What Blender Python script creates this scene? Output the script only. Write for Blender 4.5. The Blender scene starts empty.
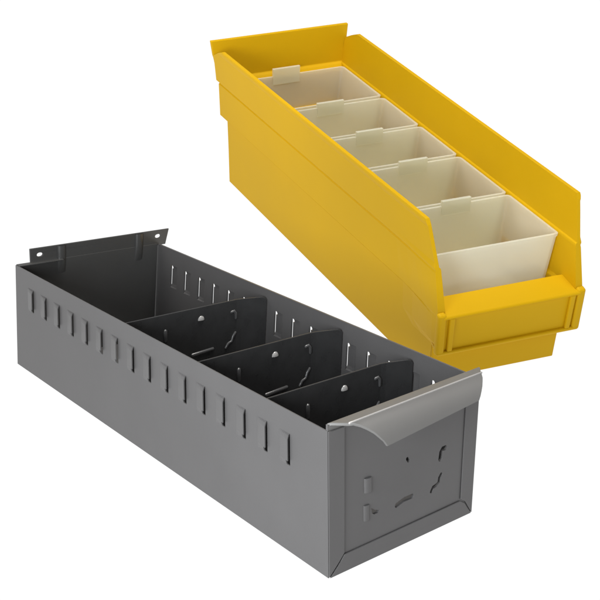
import bpy, bmesh, math
from mathutils import Matrix, Vector

SC = bpy.context.scene
COL = SC.collection
U = 0.1          # metres per modelling unit of the steel drawer

# ------------------------------------------------------------------ camera
RS = Matrix(((0.805671, -0.592207, 0.013634), (-0.166825, -0.248921, -0.954048), (0.568388, 0.766374, -0.299343)))
TS = Vector((0.090136, 1.240445, 5.712344))
RY = Matrix(((0.893185, -0.446297, 0.055133), (-0.19297, -0.49113, -0.849443), (0.406182, 0.748071, -0.524792)))
TY = Vector((2.168496, 0.748545, 14.414013))
KY = 0.575
cam_d = bpy.data.cameras.new("camera")
cam = bpy.data.objects.new("camera", cam_d)
COL.objects.link(cam)
cam_d.sensor_width = 36
cam_d.lens = 36 * 1250 / 600
cam_d.clip_start = 0.01
cam_d.clip_end = 200
loc = -(RS.transposed() @ TS) * U
rot = Matrix((RS[0], -RS[1], -RS[2])).transposed()
cam.matrix_world = Matrix.Translation(loc) @ rot.to_4x4()
SC.camera = cam

# ------------------------------------------------------------------ world: bright white low down, dim studio above
SC.view_settings.view_transform = 'Standard'
SC.view_settings.look = 'None'
SC.view_settings.exposure = 0
SC.view_settings.gamma = 1
W = bpy.data.worlds.new("World")
SC.world = W
W.use_nodes = True
wn = W.node_tree.nodes
wl = W.node_tree.links
bg = wn['Background']
tc = wn.new('ShaderNodeTexCoord')
sp = wn.new('ShaderNodeSeparateXYZ')
wl.new(tc.outputs['Generated'], sp.inputs[0])
rp = wn.new('ShaderNodeValToRGB')
wl.new(sp.outputs['Z'], rp.inputs[0])
rp.color_ramp.elements[0].position = 0.0
rp.color_ramp.elements[0].color = (1, 1, 1, 1)
rp.color_ramp.elements[1].position = 0.03
rp.color_ramp.elements[1].color = (0.27, 0.27, 0.275, 1)
wl.new(rp.outputs[0], bg.inputs['Color'])
bg.inputs['Strength'].default_value = 1.03


def area(name, pos, target, size, watts, col):
    d = bpy.data.lights.new(name, 'AREA')
    d.shape = 'RECTANGLE'
    d.size, d.size_y = size
    d.energy = watts
    d.color = col
    o = bpy.data.objects.new(name, d)
    COL.objects.link(o)
    o.location = pos
    o.rotation_euler = (Vector(target) - Vector(pos)).to_track_quat('-Z', 'Y').to_euler()
    return o


area("softbox", (-0.34, -0.12, 0.16), (0.0, 0.0, 0.04), (0.18, 0.18), 2.4, (0.93, 0.97, 1.0))
area("overhead_softbox", (0.14, 0.02, 1.15), (0.22, 0.15, 0.10), (0.5, 0.4), 11.0, (1.0, 0.97, 0.92))
area("added_bin_fill", (-0.02, 0.44, 0.32), (0.25, 0.20, 0.05), (0.18, 0.18), 0.42, (1.0, 0.97, 0.92))  # unseen fill lamp, added to brighten the yellow bin's side


# ------------------------------------------------------------------ materials
def material(name, base, rough=0.5, metallic=0.0, spec=0.5, mottle=0.05, mscale=25.0, bump=0.05, bscale=900.0):
    m = bpy.data.materials.new(name)
    m.use_nodes = True
    n, l = m.node_tree.nodes, m.node_tree.links
    p = n['Principled BSDF']
    p.inputs['Metallic'].default_value = metallic
    p.inputs['Specular IOR Level'].default_value = spec
    t = n.new('ShaderNodeTexCoord')
    nz = n.new('ShaderNodeTexNoise')
    nz.inputs['Scale'].default_value = mscale
    nz.inputs['Detail'].default_value = 5
    l.new(t.outputs['Object'], nz.inputs['Vector'])
    r = n.new('ShaderNodeValToRGB')
    r.color_ramp.interpolation = 'EASE'
    r.color_ramp.elements[0].position = 0.15
    r.color_ramp.elements[1].position = 0.85
    r.color_ramp.elements[0].color = (*[c * (1 - mottle) for c in base], 1)
    r.color_ramp.elements[1].color = (*[min(1, c * (1 + mottle)) for c in base], 1)
    l.new(nz.outputs['Fac'], r.inputs[0])
    l.new(r.outputs[0], p.inputs['Base Color'])
    mr = n.new('ShaderNodeMapRange')
    mr.inputs['To Min'].default_value = rough - 0.05
    mr.inputs['To Max'].default_value = rough + 0.06
    l.new(nz.outputs['Fac'], mr.inputs['Value'])
    l.new(mr.outputs[0], p.inputs['Roughness'])
    n2 = n.new('ShaderNodeTexNoise')
    n2.inputs['Scale'].default_value = bscale
    n2.inputs['Detail'].default_value = 2
    l.new(t.outputs['Object'], n2.inputs['Vector'])
    b = n.new('ShaderNodeBump')
    b.inputs['Strength'].default_value = bump
    b.inputs['Distance'].default_value = 0.0004
    l.new(n2.outputs['Fac'], b.inputs['Height'])
    l.new(b.outputs[0], p.inputs['Normal'])
    return m


M_STEEL = material("grey_enamelled_steel", (0.112, 0.109, 0.109), 0.36, 0.10, 0.3, 0.06)
M_SHADED = material("shaded_enamelled_steel", (0.062, 0.062, 0.063), 0.28, 0.4, 0.5, 0.10, 140.0)  # drawer paint darkened: interior shade put into the dividers' colour
M_HANDLE = material("warm_grey_steel", (0.160, 0.157, 0.152), 0.44, 0.1, 0.35, 0.04)
M_BACK = material("shaded_back_steel", (0.075, 0.075, 0.074), 0.34, 0.3, 0.5, 0.06)  # same paint again, darkened for the shade at the drawer's back
M_MID = material("lit_pressed_steel", (0.115, 0.115, 0.117), 0.30, 0.35, 0.5, 0.05)  # divider pressings given a lighter colour, as if catching light
M_GLINT = material("painted_glint", (0.44, 0.43, 0.42), 0.28, 0.2, 0.5, 0.04)  # pale tone painting the highlight on the crease bead and bosses
M_YELLOW = material("yellow_plastic", (0.615, 0.362, 0.004), 0.50, 0.0, 0.08, 0.05, 9, 0.06, 700)


def cup_material():
    m = bpy.data.materials.new("milky_translucent_plastic")
    m.use_nodes = True
    n, l = m.node_tree.nodes, m.node_tree.links
    n.remove(n['Principled BSDF'])
    out = n['Material Output']
    t = n.new('ShaderNodeTexCoord')
    nz = n.new('ShaderNodeTexNoise')
    nz.inputs['Scale'].default_value = 18
    l.new(t.outputs['Object'], nz.inputs['Vector'])
    r = n.new('ShaderNodeValToRGB')
    r.color_ramp.elements[0].color = (0.965, 0.972, 0.875, 1)
    r.color_ramp.elements[1].color = (0.985, 0.99, 0.92, 1)
    l.new(nz.outputs['Fac'], r.inputs[0])
    d = n.new('ShaderNodeBsdfDiffuse')
    tl = n.new('ShaderNodeBsdfTranslucent')
    tr = n.new('ShaderNodeBsdfTransparent')
    tr.inputs['Color'].default_value = (0.97, 0.97, 0.93, 1)
    gl = n.new('ShaderNodeBsdfGlossy')
    gl.inputs['Roughness'].default_value = 0.35
    l.new(r.outputs[0], d.inputs['Color'])
    l.new(r.outputs[0], tl.inputs['Color'])
    m1 = n.new('ShaderNodeMixShader')
    m1.inputs[0].default_value = 0.5
    l.new(d.outputs[0], m1.inputs[1])
    l.new(tl.outputs[0], m1.inputs[2])
    m2 = n.new('ShaderNodeMixShader')
    m2.inputs[0].default_value = 0.40
    l.new(m1.outputs[0], m2.inputs[1])
    l.new(tr.outputs[0], m2.inputs[2])
    m3 = n.new('ShaderNodeMixShader')
    m3.inputs[0].default_value = 0.03
    l.new(m2.outputs[0], m3.inputs[1])
    l.new(gl.outputs[0], m3.inputs[2])
    l.new(m3.outputs[0], out.inputs['Surface'])
    return m


M_CUP = cup_material()

# ------------------------------------------------------------------ the slightly uneven body shapes (measured taper of each box)
S_BOX = ((0, 0, 0), (1, 3.229029, 0.700942))
S_D = ((0.020312, -0.039403, -0.023834), (-0.025465, 0.028922, 0.004466), (-0.019691, 0.019285, 0.019368), (0, 0, 0),
       (0.011303, -0.020209, -0.0028), (-0.017584, 0.030692, 0.02408), (-0.002488, 0.003407, -0.010148), (0.033613, -0.022692, -0.011132))
Y_BOX = ((-1, 0, 0), (1, 5, 1.8))
Y_D = ((0.064049, 0.013265, 0.046418), (-0.03956, -0.012038, -0.046567), (0.019569, -0.017825, -0.00597), (0.007491, -0.000853, 0.01002),
       (-0.006351, 0.003143, 0.022377), (-0.007461, -0.005709, -0.028515), (-0.06763, 0.028102, -0.016444), (0.029894, -0.008087, 0.018681))


def taper(p, box, D):
    u = [(p[k] - box[0][k]) / (box[1][k] - box[0][k]) for k in range(3)]
    q = Vector(p)
    for i in range(8):
        w = 1.0
        for k in range(3):
            w *= u[k] if (i >> k) & 1 else 1 - u[k]
        q += w * Vector(D[i])
    return q


def s_map(p):
    return taper(p, S_BOX, S_D) * U


def y_map(p):
    return taper(p, Y_BOX, Y_D) * (KY * U)


Y_ROT = (RS.transposed() @ RY)
Y_LOC = RS.transposed() @ (TY * KY - TS) * U


# ------------------------------------------------------------------ object helpers
class MB:
    def __init__(self):
        self.v, self.f, self.s = [], [], []

    def add(self, vs, fs, smooth=False):
        k = len(self.v)
        self.v += [tuple(a) for a in vs]
        self.f += [tuple(i + k for i in f) for f in fs]
        self.s += [smooth] * len(fs)

    def box(self, a, b):
        x0, y0, z0 = a
        x1, y1, z1 = b
        self.add([(x0, y0, z0), (x1, y0, z0), (x1, y1, z0), (x0, y1, z0), (x0, y0, z1), (x1, y0, z1), (x1, y1, z1), (x0, y1, z1)],
                 [(0, 3, 2, 1), (4, 5, 6, 7), (0, 1, 5, 4), (1, 2, 6, 5), (2, 3, 7, 6), (3, 0, 4, 7)])

    def hexa(self, p):   # 8 corners: bottom ring 0-3, top ring 4-7
        self.add(p, [(0, 3, 2, 1), (4, 5, 6, 7), (0, 1, 5, 4), (1, 2, 6, 5), (2, 3, 7, 6), (3, 0, 4, 7)])

    def tube(self, pts, r, seg=10, rnd=True):
        pts = [Vector(p) for p in pts]
        n = len(pts)
        rings = []
        path = []
        if rnd:   # rounded ends
            d0 = (pts[0] - pts[1]).normalized()
            d1 = (pts[-1] - pts[-2]).normalized()
            path += [(pts[0] + d0 * r * .95, r * .25), (pts[0] + d0 * r * .6, r * .8)]
            path += [(p, r) for p in pts]
            path += [(pts[-1] + d1 * r * .6, r * .8), (pts[-1] + d1 * r * .95, r * .25)]
        else:
            path = [(p, r) for p in pts]
        vs, fs = [], []
        for i, (p, rr) in enumerate(path):
            a = path[max(0, i - 1)][0]
            b = path[min(len(path) - 1, i + 1)][0]
            t = (b - a).normalized()
            ref = Vector((0, 1, 0)) if abs(t.y) < .9 else Vector((1, 0, 0))
            e1 = t.cross(ref).normalized()
            e2 = t.cross(e1)
            for k in range(seg):
                c = 2 * math.pi * k / seg
                vs.append(p + rr * (math.cos(c) * e1 + math.sin(c) * e2))
        m = len(path)
        for i in range(m - 1):
            for k in range(seg):
                fs.append((i * seg + k, i * seg + (k + 1) % seg, (i + 1) * seg + (k + 1) % seg, (i + 1) * seg + k))
        fs.append(tuple(range(seg))[::-1])
        fs.append(tuple((m - 1) * seg + k for k in range(seg)))
        self.add(vs, fs, True)

    def build(self, name, mat, parent=None, fmap=None, bevel=0.0, seg=2, origin=None):
        vs = [Vector(fmap(p)) if fmap else Vector(p) for p in self.v]
        if origin is not None:
            vs = [v - origin for v in vs]
        me = bpy.data.meshes.new(name)
        me.from_pydata([tuple(v) for v in vs], [], self.f)
        bm = bmesh.new()
        bm.from_mesh(me)
        for f, s in zip(bm.faces, self.s):
            f.smooth = s
        bmesh.ops.remove_doubles(bm, verts=bm.verts, dist=1e-7)
        bmesh.ops.recalc_face_normals(bm, faces=bm.faces)
        for ed in bm.edges:
            if len(ed.link_faces) == 2 and ed.calc_face_angle(0) > math.radians(32):
                ed.smooth = False
        bm.to_mesh(me)
        bm.free()
        me.materials.append(mat)
        o = bpy.data.objects.new(name, me)
        COL.objects.link(o)
        if parent:
            o.parent = parent
        if bevel:
            b = o.modifiers.new("edge", 'BEVEL')
            b.width = bevel
            b.segments = seg
            b.limit_method = 'ANGLE'
            b.angle_limit = math.radians(35)
            b.harden_normals = False
        return o


def empty(name, loc=(0, 0, 0), rot=None):
    o = bpy.data.objects.new(name, None)
    COL.objects.link(o)
    o.location = loc
    if rot is not None:
        o.rotation_euler = rot.to_euler()
    return o


def tag(o, label, cat, group=None):
    o["label"] = label
    o["category"] = cat
    if group:
        o["group"] = group


def shell_grid(mb, nu, nv, outer, inner, keep=lambda i, j: True, smooth=False):
    """Sheet of (nu x nv) cells with a front and a back surface and walls along every open edge."""
    vs, fs = [], []
    idx = {}

    def V(side, key, p):
        k = (side, key)
        if k not in idx:
            idx[k] = len(vs)
            vs.append(p)
        return idx[k]
    cell = {}
    for i in range(nu):
        for j in range(nv):
            if keep(i, j):
                cell[(i, j)] = True

    def q(side, i, j, ii, jj):
        fn = outer if side == 0 else inner
        p = fn(ii, jj, i, j)
        return V(side, (round(p[0], 6), round(p[1], 6), round(p[2], 6)), p)
    for (i, j) in cell:
        c = [(i, j), (i + 1, j), (i + 1, j + 1), (i, j + 1)]
        a = [q(0, i, j, *k) for k in c]
        b = [q(1, i, j, *k) for k in c]
        fs.append(tuple(a))
        fs.append(tuple(b[::-1]))
        for e, (di, dj) in enumerate(((0, -1), (1, 0), (0, 1), (-1, 0))):
            if (i + di, j + dj) not in cell:
                k0, k1 = e, (e + 1) % 4
                fs.append((a[k0], b[k0], b[k1], a[k1]))
    mb.add(vs, fs, smooth)


def smoothstep(t):
    t = max(0.0, min(1.0, t))
    return t * t * (3 - 2 * t)


def plate(outline, holes, thick, place):
    """Flat sheet with rounded holes; place(u, v, w) puts it in space (w = 0 front, thick = back)."""
    cu = bpy.data.curves.new("sheet_outline", 'CURVE')
    cu.dimensions = '2D'
    cu.fill_mode = 'BOTH'
    cu.extrude = thick / 2
    for poly in [outline] + holes:
        s = cu.splines.new('POLY')
        s.points.add(len(poly) - 1)
        for k, (x, y) in enumerate(poly):
            s.points[k].co = (x, y, 0, 1)
        s.use_cyclic_u = True
    ob = bpy.data.objects.new("sheet_outline", cu)
    COL.objects.link(ob)
    bpy.context.view_layer.update()
    dg = bpy.context.evaluated_depsgraph_get()
    me = bpy.data.meshes.new_from_object(ob.evaluated_get(dg))
    vs = [place(v.co.x, v.co.y, v.co.z + thick / 2) for v in me.vertices]
    fs = [tuple(p.vertices) for p in me.polygons]
    bpy.data.objects.remove(ob)
    bpy.data.curves.remove(cu)
    bpy.data.meshes.remove(me)
    mb = MB()
    mb.add(vs, fs)
    return mb


def stadium(path, r, n=6):
    """Outline polygon round a polyline path (width 2r, round ends)."""
    P = [Vector((x, y)) for x, y in path]
    left, right = [], []
    for i, p in enumerate(P):
        a = P[max(0, i - 1)]
        b = P[min(len(P) - 1, i + 1)]
        t = (b - a).normalized()
        nn = Vector((-t.y, t.x))
        left.append(p + nn * r)
        right.append(p - nn * r)
    t1 = (P[-1] - P[-2]).normalized()
    t0 = (P[0] - P[1]).normalized()
    out = list(left)
    a0 = math.atan2(t1.y, t1.x)
    for k in range(1, n):
        a = a0 + math.pi / 2 - math.pi * k / n
        out.append(P[-1] + r * Vector((math.cos(a), math.sin(a))))
    out += right[::-1]
    a0 = math.atan2(t0.y, t0.x)
    for k in range(1, n):
        a = a0 + math.pi / 2 - math.pi * k / n
        out.append(P[0] + r * Vector((math.cos(a), math.sin(a))))
    return [(p.x, p.y) for p in out]


def circle(cx, cy, rx, ry, n=16):
    return [(cx + rx * math.cos(2 * math.pi * k / n), cy + ry * math.sin(2 * math.pi * k / n)) for k in range(n)]


# ------------------------------------------------------------------ setting: an added glowing white ground that washes out shadows
mb = MB()
mb.box((-30, -30, -0.30), (30, 30, -0.0025))
M_GLOW = bpy.data.materials.new("glowing_white_ground")
M_GLOW.use_nodes = True
tn, tl_ = M_GLOW.node_tree.nodes, M_GLOW.node_tree.links
tn.remove(tn['Principled BSDF'])
em = tn.new('ShaderNodeEmission')
em.inputs['Strength'].default_value = 1.03
tl_.new(em.outputs[0], tn['Material Output'].inputs['Surface'])
ground = mb.build("added_glow_ground", M_GLOW)
ground["kind"] = "structure"

# ================================================================== GREY STEEL DRAWER
L, H = 3.229, 0.7009
TH = 0.014
TS_L = 0.006
TS_R = 0.011
drawer = empty("steel_drawer")
tag(drawer, "long grey steel parts drawer with slotted sides and a curved front pull, in the foreground", "drawer")

PITCH, A0 = 0.17928, 0.29437
Z0, Z1 = 0.435, 0.592


def side_panel(right):
    # slots: outward louvre flaps, open at the front edge (left wall) or the rear edge (right wall)
    us = [0.0]
    kinds = ['wall']
    for i in range(16):
        c = A0 + PITCH * i - 0.010
        if not right:
            a, b = c - 0.004, c + 0.078      # free edge at a, hinge at b
            cols = [(a, 'slit'), (a + 0.0035, 'flap0'), (a + 0.020, 'flap1'), (a + 0.050, 'flap2'), (b - 0.006, 'flap3'), (b, 'wall')]
        else:
            a, b = c - 0.032, c + 0.057       # hinge at a, free edge at b
            cols = [(a, 'flap3'), (a + 0.008, 'flap2'), (b - 0.050, 'flap1'), (b - 0.022, 'flap0'), (b - 0.003, 'slit'), (b, 'wall')]
        for u, k in cols:
            us.append(u)
            kinds.append(k)
    us.append(L)
    vs = [0.0, 0.2, 0.38, Z0, Z0 + 0.008, Z0 + 0.026, Z1 - 0.026, Z1 - 0.008, Z1, 0.655, H]
    # kinds[i] names the cell between us[i] and us[i+1]
    sx = 1 if right else -1
    d = 0.0120 if right else 0.014

    def disp(ii, jj, i, j):
        k = kinds[i]
        if not k.startswith('flap') or not (3 <= j <= 7):
            return 0.0
        z = vs[jj]
        ez = min(z - Z0, Z1 - z)
        fv = 0.0 if ez < 1e-6 else (0.55 if ez < 0.012 else 1.0)
        lo = i
        while kinds[lo - 1].startswith('flap'):
            lo -= 1
        hi = i
        while kinds[hi].startswith('flap'):
            hi += 1
        t = (us[ii] - us[lo]) / (us[hi] - us[lo])
        if not right:
            t = 1 - t
        base = 0.0035
        return fv * (base * min(1.0, t / 0.06) + (d - base) * max(0.0, (t - 0.06) / 0.94))

    def outer(ii, jj, i, j):
        x = (1.0 if right else 0.0) + sx * disp(ii, jj, i, j)
        return (x, us[ii], vs[jj])

    def inner(ii, jj, i, j):
        x = (1.0 if right else 0.0) + sx * disp(ii, jj, i, j) - sx * (TS_R if right else TS_L)
        return (x, us[ii], vs[jj])

    def keep(i, j):
        if kinds[i] == 'slit' and 3 <= j <= 7:
            return False
        if kinds[i] == 'flap0' and j in ((6, 7) if right else (3, 4)):
            return False
        return True
    m = MB()
    shell_grid(m, len(us) - 1, len(vs) - 1, outer, inner, keep)
    return m.build("side_panel", M_STEEL, drawer, s_map)


side_panel(False)
side_panel(True)

mb = MB()
mb.box((TH, 0.0, 0.0), (1 - TH, L, TH))
mb.build("bottom_panel", M_STEEL, drawer, s_map, 0.0003)

# back panel with a small ledge, and the hanging flange above it
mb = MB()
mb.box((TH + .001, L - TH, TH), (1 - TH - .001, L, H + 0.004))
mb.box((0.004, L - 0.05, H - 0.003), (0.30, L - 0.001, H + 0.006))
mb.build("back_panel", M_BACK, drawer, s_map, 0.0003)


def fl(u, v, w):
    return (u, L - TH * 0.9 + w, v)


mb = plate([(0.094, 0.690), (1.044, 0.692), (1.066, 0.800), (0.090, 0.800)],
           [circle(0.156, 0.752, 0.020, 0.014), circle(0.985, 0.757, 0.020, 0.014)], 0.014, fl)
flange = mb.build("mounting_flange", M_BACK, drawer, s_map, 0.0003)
for x in (0.30, 0.845):
    mb = MB()
    vs, fs = [], []
    n = 8
    for k in range(n + 1):
        a = math.pi * k / n
        xx = x + 0.028 * math.cos(a)
        dd = 0.016 * math.sin(a)
        vs += [(xx, L - 0.0135 - dd, 0.795), (xx, L - 0.0135 - dd * 1.2, 0.72), (xx, L - 0.0135 - dd, 0.66), (xx, L - 0.0135, 0.60)]
    for k in range(n):
        for j in range(3):
            fs.append((k * 4 + j, k * 4 + 4 + j, k * 4 + 5 + j, k * 4 + 1 + j))
    mb.add(vs, fs, True)
    mb.build("stiffening_rib", M_BACK, flange, s_map)

# front panel with its pierced openings
tabs = [stadium([(0.250, 0.395), (0.251, 0.353)], 0.024, 8), stadium([(0.243, 0.262), (0.244, 0.215)], 0.022, 8)]
holes = [stadium([(0.447, 0.213), (0.50, 0.226), (0.553, 0.226)], 0.0120),
         stadium([(0.757, 0.275), (0.746, 0.262), (0.742, 0.238), (0.726, 0.229), (0.702, 0.224), (0.690, 0.207)], 0.0095),
         stadium([(0.778, 0.405), (0.758, 0.405), (0.748, 0.392), (0.744, 0.357)], 0.0125),
         [(0.276, 0.254), (0.300, 0.238), (0.330, 0.226), (0.322, 0.216), (0.296, 0.216), (0.282, 0.226)],
         stadium([(0.512, 0.426), (0.520, 0.414)], 0.009)]
mb = plate([(0.002, 0.002), (0.998, 0.002), (0.998, 0.728), (0.002, 0.728)], holes, 0.014, lambda u, v, w: (u, w, v))
front = mb.build("front_panel", M_STEEL, drawer, s_map, 0.0002)


def boss(x0, z0, x1, z1, r, y, dirn, name, mat, parent):
    """half-round pressed tab standing on the sheet, flat cut top"""
    m = MB()
    n = 10
    vs, fs = [], []
    for (x, z) in ((x0, z0), (x1, z1)):
        for k in range(n + 1):
            a = math.pi * k / n
            vs.append((x + r * math.cos(a), y + dirn * r * 0.45 * math.sin(a), z))
    for k in range(n):
        fs.append((k, k + 1, n + 2 + k, n + 1 + k))
    fs.append(tuple(range(n + 1)))
    fs.append(tuple(range(n + 1, 2 * n + 2)))
    m.add(vs, fs)
    return m.build(name, mat, parent, s_map, 0.00025)


boss(0.250, 0.412, 0.252, 0.340, 0.024, 0.0005, -1, "pressed_tab", M_STEEL, front)
boss(0.243, 0.280, 0.244, 0.203, 0.019, 0.0005, -1, "pressed_tab", M_STEEL, front)

# the folded edges of sides and bottom lapping over the front panel
e = -0.0075


def strip(pts, name="folded_edge"):
    m = MB()
    vs = [(x, e, z) for x, z in pts] + [(x, -0.0015, z) for x, z in pts]
    n = len(pts)
    fs = [tuple(range(n)), tuple(range(n, 2 * n))[::-1]] + [(k, (k + 1) % n, n + (k + 1) % n, n + k) for k in range(n)]
    m.add(vs, fs)
    return m.build(name, M_STEEL, front, s_map, 0.0003)


strip([(0.0, 0.004), (0.03, 0.030), (0.070, 0.066), (0.098, 0.094), (0.0985, 0.700), (0.0, 0.700)])
strip([(0.005, 0.0), (0.996, 0.0), (0.963, 0.040), (0.940, 0.070), (0.905, 0.092), (0.100, 0.088), (0.074, 0.060), (0.036, 0.026)])
strip([(1.0, 0.0), (1.0, 0.700), (0.905, 0.700), (0.908, 0.100), (0.944, 0.078), (0.968, 0.044)])

# curved pull: sheet rising from the panel top, folding forward and curling down, ends cut back
rows = [  # (left x, left z, right x, right z, y)
    (0.004, 0.690, 0.998, 0.690, 0.013),
    (0.004, 0.726, 0.999, 0.746, 0.013),
    (0.008, 0.733, 0.998, 0.752, 0.009),
    (0.018, 0.737, 0.992, 0.756, -0.004),
    (0.064, 0.748, 0.925, 0.767, -0.078),
    (0.076, 0.750, 0.915, 0.768, -0.092),
    (0.100, 0.742, 0.896, 0.763, -0.118),
    (0.124, 0.728, 0.872, 0.756, -0.142),
    (0.146, 0.711, 0.851, 0.744, -0.162),
    (0.160, 0.694, 0.830, 0.731, -0.178),
    (0.180, 0.671, 0.812, 0.716, -0.190),
    (0.194, 0.648, 0.795, 0.700, -0.198)]
mb = MB()
N = 14
rr = []
for (xl, zl, xr, zr, y) in rows:
    rr.append([(xl + (xr - xl) * k / N, y, zl + (zr - zl) * k / N) for k in range(N + 1)])


def pull_in(k, j):
    a = Vector(rr[max(0, k - 1)][j])
    b = Vector(rr[min(len(rows) - 1, k + 1)][j])
    t = (b - a).normalized()
    n = Vector((0, -t.z, t.y))
    n.normalize()
    return Vector(rr[k][j]) + n * 0.013


shell_grid(mb, len(rows) - 1, N, lambda ii, jj, i, j: Vector(rr[ii][jj]), lambda ii, jj, i, j: pull_in(ii, jj), smooth=True)
pull = mb.build("pull_handle", M_HANDLE, drawer, s_map, 0.0005, 2)
# the two pressed creases along the pull
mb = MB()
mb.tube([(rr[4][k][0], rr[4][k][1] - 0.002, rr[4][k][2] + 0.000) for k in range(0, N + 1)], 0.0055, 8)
mb.build("crease_bead", M_GLINT, pull, s_map)


# ================================================================== REMOVABLE STEEL DIVIDERS
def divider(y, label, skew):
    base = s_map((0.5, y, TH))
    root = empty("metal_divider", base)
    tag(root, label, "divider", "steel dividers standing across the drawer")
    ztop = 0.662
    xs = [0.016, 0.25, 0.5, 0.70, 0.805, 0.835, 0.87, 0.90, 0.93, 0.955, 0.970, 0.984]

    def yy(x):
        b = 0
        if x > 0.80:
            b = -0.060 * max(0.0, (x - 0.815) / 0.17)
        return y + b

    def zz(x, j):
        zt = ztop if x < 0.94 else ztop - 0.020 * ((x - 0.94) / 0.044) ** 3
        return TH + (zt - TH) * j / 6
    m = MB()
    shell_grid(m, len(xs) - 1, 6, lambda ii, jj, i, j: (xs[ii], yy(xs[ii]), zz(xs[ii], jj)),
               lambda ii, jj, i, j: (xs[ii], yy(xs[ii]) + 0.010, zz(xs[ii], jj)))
    body = m.build("panel", M_SHADED, root, s_map, 0.00025, 2, origin=base)

    def add(mbx, name):
        mbx.build(name, M_STEEL, body, s_map, origin=base)
    # half-moon boss
    m = MB()
    n = 12
    vs, fs = [], []
    for k in range(5):
        ph = math.pi / 2 * k / 4
        for q in range(n + 1):
            a = math.pi * q / n
            vs.append((0.556 + 0.022 * math.cos(a) * math.cos(ph), y - 0.001 - 0.010 * math.sin(ph), 0.582 + 0.026 * math.sin(a) * math.cos(ph)))
    for k in range(4):
        for q in range(n):
            fs.append((k * (n + 1) + q, k * (n + 1) + q + 1, (k + 1) * (n + 1) + q + 1, (k + 1) * (n + 1) + q))
    fs.append(tuple(k * (n + 1) for k in range(5)) + tuple(k * (n + 1) + n for k in range(4, -1, -1)))
    m.add(vs, fs, True)
    m.build("half_round_boss", M_GLINT, body, s_map, origin=base)
    for nm, pts, rad in (("pressed_tab", [(0.315, y + 0.001, 0.560), (0.315, y + 0.001, 0.505)], 0.0125),
                         ("pressed_rib", [(0.770, y + 0.001, 0.590), (0.787, y + 0.001, 0.593), (0.800, y + 0.001, 0.578), (0.802, y + 0.001, 0.548)], 0.0095),
                         ("pressed_rib", [(0.800, y + 0.001, 0.455), (0.785, y + 0.001, 0.435), (0.775, y + 0.001, 0.405), (0.750, y + 0.001, 0.395), (0.735, y + 0.001, 0.372)], 0.009),
                         ("pressed_rib", [(0.500, y + 0.001, 0.375), (0.640, y + 0.001, 0.385)], 0.011)):
        m = MB()
        m.tube(pts, rad, 12)
        m.build(nm, M_MID, body, s_map, origin=base)
    return root


divider(1.910, "shade-darkened steel divider at the rear of the drawer, beside the long open rear compartment", 0)
divider(1.150, "shade-darkened steel divider in the middle of the drawer, between the other two dividers", 0)
divider(0.540, "shade-darkened steel divider nearest the curved front pull of the drawer", 0)

# ================================================================== YELLOW PLASTIC BIN (units: half its width)
ybin = empty("plastic_bin", Y_LOC, Y_ROT)
tag(ybin, "long yellow plastic shelf bin holding a row of milky cups, behind the grey drawer", "bin")
BT = 0.05
# outside profile of the long walls, from the foot to the rim: (z, outer x, inner x)
PROF = [(0.0, 0.896, 0.846), (0.50, 0.896, 0.846), (0.94, 0.900, 0.850), (0.958, 0.880, 0.852), (0.972, 0.884, 0.872), (0.985, 0.940, 0.890), (1.03, 0.940, 0.890), (1.45, 0.945, 0.895),
        (1.466, 0.932, 0.895), (1.480, 0.935, 0.897), (1.492, 0.958, 0.900), (1.506, 0.961, 0.916), (1.56, 0.964, 0.920), (1.80, 0.980, 0.936), (1.930, 0.987, 0.9455), (1.950, 0.996, 0.947), (1.985, 1.003, 0.950), (2.013, 1.000, 0.952)]


def yfront(z):
    pts = [(0, -0.045), (0.50, -0.045), (0.501, -0.262), (0.85, -0.235), (1.03, -0.225), (1.50, -0.075), (1.95, 0.100), (2.013, 0.135)]
    for (a, ya), (b, yb) in zip(pts, pts[1:]):
        if a <= z <= b:
            return ya + (yb - ya) * (z - a) / (b - a)
    return pts[-1][1]


def yback(z):
    if z < 0.97:
        return 5.40
    if z < 1.48:
        return 5.555
    if z < 1.86:
        return 5.60
    if z < 1.965:
        return 5.60 + (5.40 - 5.60) * (z - 1.86) / 0.105
    return 5.40 + (5.285 - 5.40) * (z - 1.965) / 0.048


def y_side(sg):
    prof = [p for p in PROF]
    # extra rows where the outline changes
    prof.insert([p[0] for p in prof].index(1.930), (1.865, 0.984, 0.941))
    m = MB()
    k = [p[0] for p in prof].index(0.50)
    prof.insert(k + 1, (0.501, 0.896, 0.846))
    TT = [0, 0.02, 0.04, 0.06, 0.08, 0.11, 0.15, 0.3, 0.5, 0.75, 1.0]
    NY = 10
    prof.insert(k + 2, (0.62, 0.897, 0.847))
    for ps in (prof,):
        def f(which):
            def g(ii, jj, i, j):
                z, xo, xi = ps[ii]
                a, b = yfront(z), yback(z)
                if which == 0 and 0.501 < z < 1.55:
                    fl_ = smoothstep(1 - TT[jj] / 0.15)
                    xo += fl_ * ((0.985 - xo) * (1 if z < 1.2 else 0.6))
                return (sg * (xo if which == 0 else xi), a + (b - a) * TT[jj], z)
            return g
        shell_grid(m, len(ps) - 1, NY, f(0), f(1))
    return m.build("side_wall", M_YELLOW, ybin, y_map, 0.0004, 2)


y_side(-1)
y_side(1)

# back wall with the tall rear hang lip
mb = MB()
PB = [(0.05, 5.345, 0.845), (0.94, 5.345, 0.849), (0.985, 5.50, 0.888), (1.45, 5.505, 0.893), (1.492, 5.545, 0.898), (1.515, 5.583, 0.930), (1.70, 5.600, 0.955),
      (1.80, 5.610, 0.968), (1.845, 5.615, 0.980), (2.03, 5.636, 0.995), (2.045, 5.638, 0.995)]


def fb(which):
    def g(ii, jj, i, j):
        z, y, x = PB[ii]
        return (x * (2 * jj / 6 - 1), y + (0 if which else 0.052), z)
    return g


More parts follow.
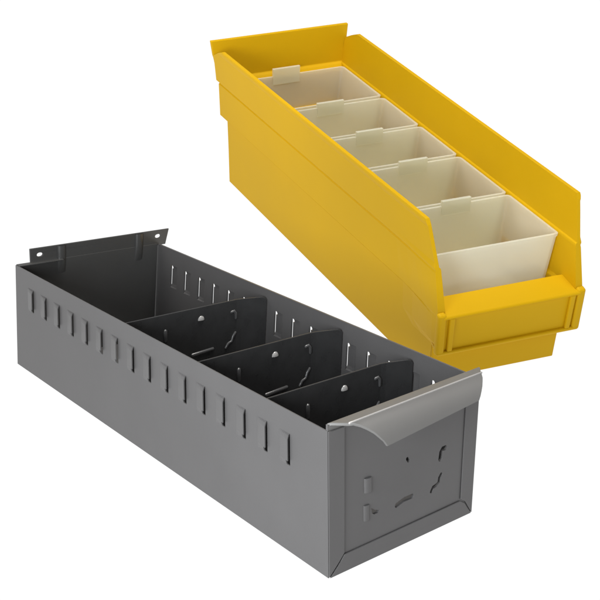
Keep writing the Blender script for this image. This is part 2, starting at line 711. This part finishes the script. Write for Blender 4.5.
shell_grid(mb, len(PB) - 1, 6, fb(1), fb(0))
mb.build("back_wall", M_YELLOW, ybin, y_map, 0.0005, 2)

mb = MB()
mb.box((-0.845, -0.044, 0.0), (0.845, 5.34, 0.05))
mb.box((-0.845, 0.05, 0.50), (0.845, 5.34, 0.55))  # unseen false floor, added to carry cups made shallow for brightness
for k in range(9):
    mb.box((-0.845, 0.06 + k * 0.655, 0.05), (0.845, 0.10 + k * 0.655, 0.50))
mb.build("bottom_panel", M_YELLOW, ybin, y_map, 0.0004)
mb = MB()
mb.box((-0.897, -0.075, 0.0), (0.897, -0.0455, 0.489))
mb.build("front_wall", M_YELLOW, ybin, y_map, 0.0008, 3)

# the front lip: a hollow beam with a recessed label face
lip = MB()
yo, yi = -0.262, 0.0
zt_l, zt_r = 1.03, 1.00
zb = 0.503


def lipbox(x0, x1, y0, y1, z0, z1, m=None):
    (m or lip).box((x0, y0, z0), (x1, y1, z1))


# top shelf sloping forwards, bottom rail, end posts, back of the recess
lip.hexa([(-0.945, -0.300, 0.955), (0.945, -0.300, 0.955), (0.945, 0.03, 0.965), (-0.945, 0.03, 0.965),
          (-0.945, -0.285, 0.990), (0.945, -0.285, 0.990), (0.945, 0.05, 1.045), (-0.945, 0.05, 1.045)])
lip.hexa([(-0.995, -0.300, 0.490), (0.99, -0.300, 0.490), (0.99, -0.01, 0.500), (-0.90, -0.01, 0.500),
          (-0.995, -0.300, 0.535), (0.99, -0.300, 0.535), (0.99, -0.01, 0.56), (-0.90, -0.01, 0.56)])
lip_o = lip.build("front_lip", M_YELLOW, ybin, y_map, 0.0011, 3)
m = MB()
m.box((-0.90, -0.262, 0.53), (0.90, -0.225, 0.958))
m.build("label_face", M_YELLOW, lip_o, y_map, 0.0003)
for sg in (-1, 1):
    m = MB()
    x0, x1 = sorted((sg * 0.79, sg * 0.86))
    m.box((x0, -0.298, 0.53), (x1, -0.258, 0.962))
    m.build("label_guide", M_YELLOW, lip_o, y_map, 0.0008, 3)
    m = MB()
    x0, x1 = sorted((sg * 0.895, -0.998 if sg < 0 else 1.01))
    m.hexa([(x0, -0.298, 0.488), (x1, -0.298, 0.488), (x1, -0.215, 0.488), (x0, -0.215, 0.488),
            (x0, -0.286, 1.005), (x1, -0.286, 1.01), (x1, -0.205, 1.03), (x0, -0.205, 1.03)])
    m.build("end_post", M_YELLOW, lip_o, y_map, 0.0016, 3)

# ================================================================== MILKY CUPS
CUPS = [(0.22, 1.225, "frontmost of the milky plastic cups, its full front face showing above the yellow lip", -0.07, 0.33),
        (1.275, 2.320, "milky plastic cup second from the front of the yellow bin", 0.0, 0.40),
        (2.385, 3.275, "milky plastic cup in the middle of the row of five in the yellow bin", -0.07, 0.31),
        (3.335, 4.270, "milky plastic cup second from the back of the yellow bin", -0.12, 0.27),
        (4.345, 5.480, "rearmost milky plastic cup, its tab standing against the yellow back wall", -0.19, 0.21)]
ZR, ZB = 1.475, 0.555  # cup floors raised so they bounce light and brighten the insides


def cup(y0, y1, label, ta, tb):
    base = y_map((0, (y0 + y1) / 2, ZB))
    root = empty("storage_cup", Y_ROT @ base + Y_LOC, Y_ROT)
    tag(root, label, "cup", "milky cups lined up in the yellow bin")
    xr = 0.885
    dx, dy = 0.05, 0.035
    t = 0.022

    def ring(x, ya, yb, z, r=0.05, n=4):
        pts = []
        for cx, cy, a0 in ((x - r, ya + r, -90), (x - r, yb - r, 0), (-x + r, yb - r, 90), (-x + r, ya + r, 180)):
            for k in range(n + 1):
                a = math.radians(a0 + 90 * k / n)
                pts.append((cx + r * math.cos(a), cy + r * math.sin(a), z))
        return pts
    levels = []
    for z in (ZB, 0.8, 1.1, ZR - 0.03, ZR - 0.03, ZR):
        k = (ZR - z) / (ZR - ZB)
        ex = 0.0
        levels.append(ring(xr - dx * k + ex, y0 + dy * k, y1 - dy * k, z))
    for q in (4, 5):
        levels[q] = [(p[0] * 1.009, p[1] + (0.008 if p[1] > (y0 + y1) / 2 else -0.008), p[2]) for p in levels[q]]
    inner = []
    for z in (ZR, 1.1, 0.8, ZB + t):
        k = (ZR - z) / (ZR - ZB)
        inner.append(ring(xr - dx * k - t, y0 + dy * k + t, y1 - dy * k - t, z, 0.035))
    allr = levels + inner
    n = len(allr[0])
    m = MB()
    vs = [p for r_ in allr for p in r_]
    fs = []
    for a in range(len(allr) - 1):
        for k in range(n):
            fs.append((a * n + k, a * n + (k + 1) % n, (a + 1) * n + (k + 1) % n, (a + 1) * n + k))
    fs.append(tuple(range(n))[::-1])
    fs.append(tuple((len(allr) - 1) * n + k for k in range(n)))
    m.add(vs, fs)
    m.build("cup_body", M_CUP, root, y_map, origin=base)
    m = MB()
    z0, z1 = ZR - 0.12, ZR + (0.115 if y1 > 5 else 0.07)
    for ya, yb, za in ((y1 - 0.030, y1 - 0.018, z0), (y1 - 0.018, y1 + 0.012, ZR + 0.002)):
        dya = 0.005 if za == z0 else 0.0
        m.hexa([(ta, ya - dya, za), (tb, ya - dya, za), (tb, yb - dya, za), (ta, yb - dya, za),
                (ta, ya, z1), (tb, ya, z1), (tb, yb, z1), (ta, yb, z1)])
    m.build("tab", M_CUP, root, y_map, 0.0004, origin=base)


for spec in CUPS:
    cup(*spec)

SC.cycles.max_bounces = 12
SC.cycles.transparent_max_bounces = 24
SC.cycles.use_denoising = True
